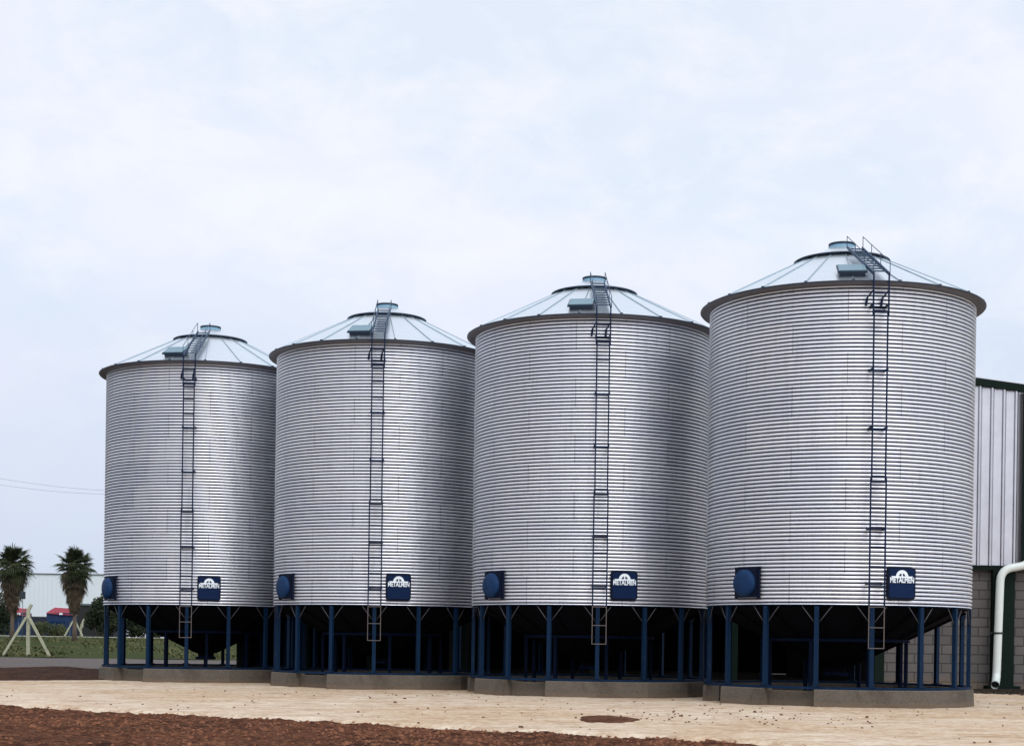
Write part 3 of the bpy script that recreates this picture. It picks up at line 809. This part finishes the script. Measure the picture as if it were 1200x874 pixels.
# ------------------------------------------------------------------ far buildings
def far_pts(x0, y0, x1, y1, Y): return at(x0, y1, Y), at(x1, y0, Y)
Yw = 360
A = at(-60, 673, Yw); B = at(250, 673, Yw); zr = at(60, 672.5, Yw).z
wh = empty('warehouse', ((A.x + B.x) / 2, Yw, 0)); tag(wh, 'wide pale grey warehouse far behind the palms', 'warehouse')
W = B.x - A.x
mb = MB(); mb.box((0, 20, zr / 2), (W, 40, zr)); 
for k in range(60): mb.box((-W / 2 + W * (k + .5) / 60, -.03, zr / 2 - .3), (.08, .06, zr - .6))
mb.build('wall', M['warehouse'], wh)
mb = MB(); mb.box((0, 20, zr + .08), (W + .6, 40.6, .16)); mb.build('roof_edge', M['slate'], wh)

def redhouse(x0, x1, label, ridge0, whites, Y=285, yb=726):
    a = at(x0, yb, Y); b_ = at(x1, yb, Y); ww = b_.x - a.x; zt = at(x0, 711, Y).z; ze = at(x0, 717.5, Y).z; z0 = terr(Y)
    r_ = empty('kiosk', ((a.x + b_.x) / 2, Y, z0)); tag(r_, label, 'building')
    zt -= z0; ze -= z0
    MB().box((0, 3, ze / 2), (ww * .97, 5.6, ze)).build('wall', M['bluewall'], r_)
    rid = ww * ridge0
    mb = MB(); h = ww / 2
    mb.add([(-h, -.1, ze - .1), (h, -.1, ze - .5), (h, 6.1, ze - .5), (-h, 6.1, ze - .1), (-h + rid, 2.2, zt), (h * .8, 2.4, zt - .15), (h * .8, 3.6, zt - .15), (-h + rid, 3.8, zt)],
           [(0,1,5,4),(1,2,6,5),(2,3,7,6),(3,0,4,7),(4,5,6,7),(0,3,2,1)])
    mb.build('roof', M['redroof'], r_)
    for wx in whites:
        p = at(wx, 719, Y); MB().box((p.x - (a.x + b_.x) / 2, -.18, p.z - z0), (.55, .14, .32)).build('white_panel', M['white'], r_)
    mb = MB(); mb.box((-ww * .12, .13, ze * .62), (ww * .5, .12, .35)); mb.build('blue_band', M['bluehatch'], r_)
    MB().bar((-h + rid, 2.9, zt + .05), (h * .8, 3.0, zt - .10), .25, .12).build('ridge_highlight', M['white'], r_)  # white bar standing in for the bright highlight along the ridge
    for q in (-.42, -.2, .05, .3):
        MB().box((ww * q, .14, ze * .3), (.12, .1, ze * .58)).build('wall_post', M['slate'], r_)
    return r_
redhouse(53.5, 89, 'low building with crimson roof and blue wall, between the braced post and the right palm', .18, (71.7, 85.0))
redhouse(4, 26, 'low building with crimson roof half hidden behind the left palm', .3, (22.5,))
Yb = 300; a = at(26, 722.5, Yb); b_ = at(56, 722.5, Yb)
lw = empty('boundary_wall', ((a.x + b_.x) / 2, Yb, terr(Yb))); tag(lw, 'dark slate blue wall running between the two red roofed buildings', 'wall')
ww = b_.x - a.x + 12
MB().box((0, 0, (a.z - terr(Yb)) / 2), (ww, .3, a.z - terr(Yb))).build('panel', M['bluewall2'], lw)
MB().box((0, -.02, a.z - terr(Yb) + .06), (ww + .1, .4, .12)).build('coping', M['slate'], lw)
Yb = 272; a = at(91, 709, Yb); b_ = at(128, 709, Yb); z0 = terr(Yb)
fb = empty('outbuilding', ((a.x + b_.x) / 2, Yb, z0)); tag(fb, 'flat roofed black outbuilding right of the second palm', 'building')
ww = b_.x - a.x; hh = a.z - z0
MB().box((0, 3, hh / 2), (ww, 6, hh)).build('wall', M['dark'], fb)
MB().box((0, 3, hh + .15), (ww + .4, 6.4, .3)).build('roof', M['slate'], fb)
# black signboard by the left palm
Yg = 186; p = at(26.5, 697.3, Yg); g0 = terr(Yg)
sb = empty('signboard', (p.x, Yg, g0)); tag(sb, 'small black square board on a thin pole right of the left palm', 'sign')
MB().box((0, 0, p.z - g0), (.66, .07, .86)).build('board', M['black'], sb)
MB().tube([(0, .06, 0), (0, .06, p.z - g0 + .3)], .045, 8).build('pole', M['slate'], sb)
# street lamp style thin pole
# braced concrete fence posts
def braced(Y, base, top, tip, bl, br, label, w=.19, extra=False):
    g = at(*base, Y); r_ = empty('fence_post', tuple(g)); tag(r_, label, 'fence post', 'concrete fence posts with slanted braces')
    L = lambda p, dy=0: at(*p, Y) - g + Vector((0, dy, 0))
    mb = MB(); mb.bar(Vector((0, 0, -.2)), L(top), w, w, (0, 1, 0)); mb.bar(L(top) - Vector((0, 0, .05)), L(tip), w * .85, w * .85, (0, 1, 0)); mb.build('post', M['post'], r_)
    for (p0, p1) in (bl, br):
        MB().bar(L(p0, -w * .9), L(p1, -w * 1.2) - Vector((0, 0, .12)), w * .75, w * .75, (0, 1, 0)).build('brace', M['post'], r_)
    return r_
braced(112, (33, 768.5), (33.3, 714), (37, 708), ((32, 723), (3.5, 768)), ((35.5, 724), (61, 769.5)), 'large pale concrete post with two long slanted braces left of the silos', .22)
braced(226, (88.5, 746.5), (88.3, 724), (87.5, 721), ((88, 724), (76, 745)), ((89.5, 729), (97.5, 744)), 'small far concrete post with slanted braces below the right palm', .26)
braced(226, (94.3, 746.5), (95.5, 731), (98.5, 725), ((97.5, 727), (97.3, 733)), ((98, 733), (94, 737)), 'short crooked pale concrete post leaning beside the small far braced post', .22)
# low tuft of debris at the foot of the near post
# overhead cables
for nm, (y0, y1), lb in (('upper', (557.5, 570.5), 'upper of the two thin overhead cables at the left'), ('lower', (566, 574.5), 'lower of the two thin overhead cables at the left')):
    a = at(-40, y0 - 4, 150); b_ = at(200, y1 + 1.5 + (y1 - y0) * .35, 150)
    pts = [a.lerp(b_, i / 24) + Vector((0, 0, -.5 * math.sin(PI * i / 24))) for i in range(25)]
    tag(MB().tube(pts, .019, 5).build('power_cable', M['wire']), lb, 'cable', 'overhead power cables')

# ------------------------------------------------------------------ render settings
scn.view_settings.view_transform = 'Standard'; scn.view_settings.look = 'None'
scn.view_settings.exposure = .06; scn.view_settings.gamma = 1
scn.render.resolution_x = 1024; scn.render.resolution_y = 745
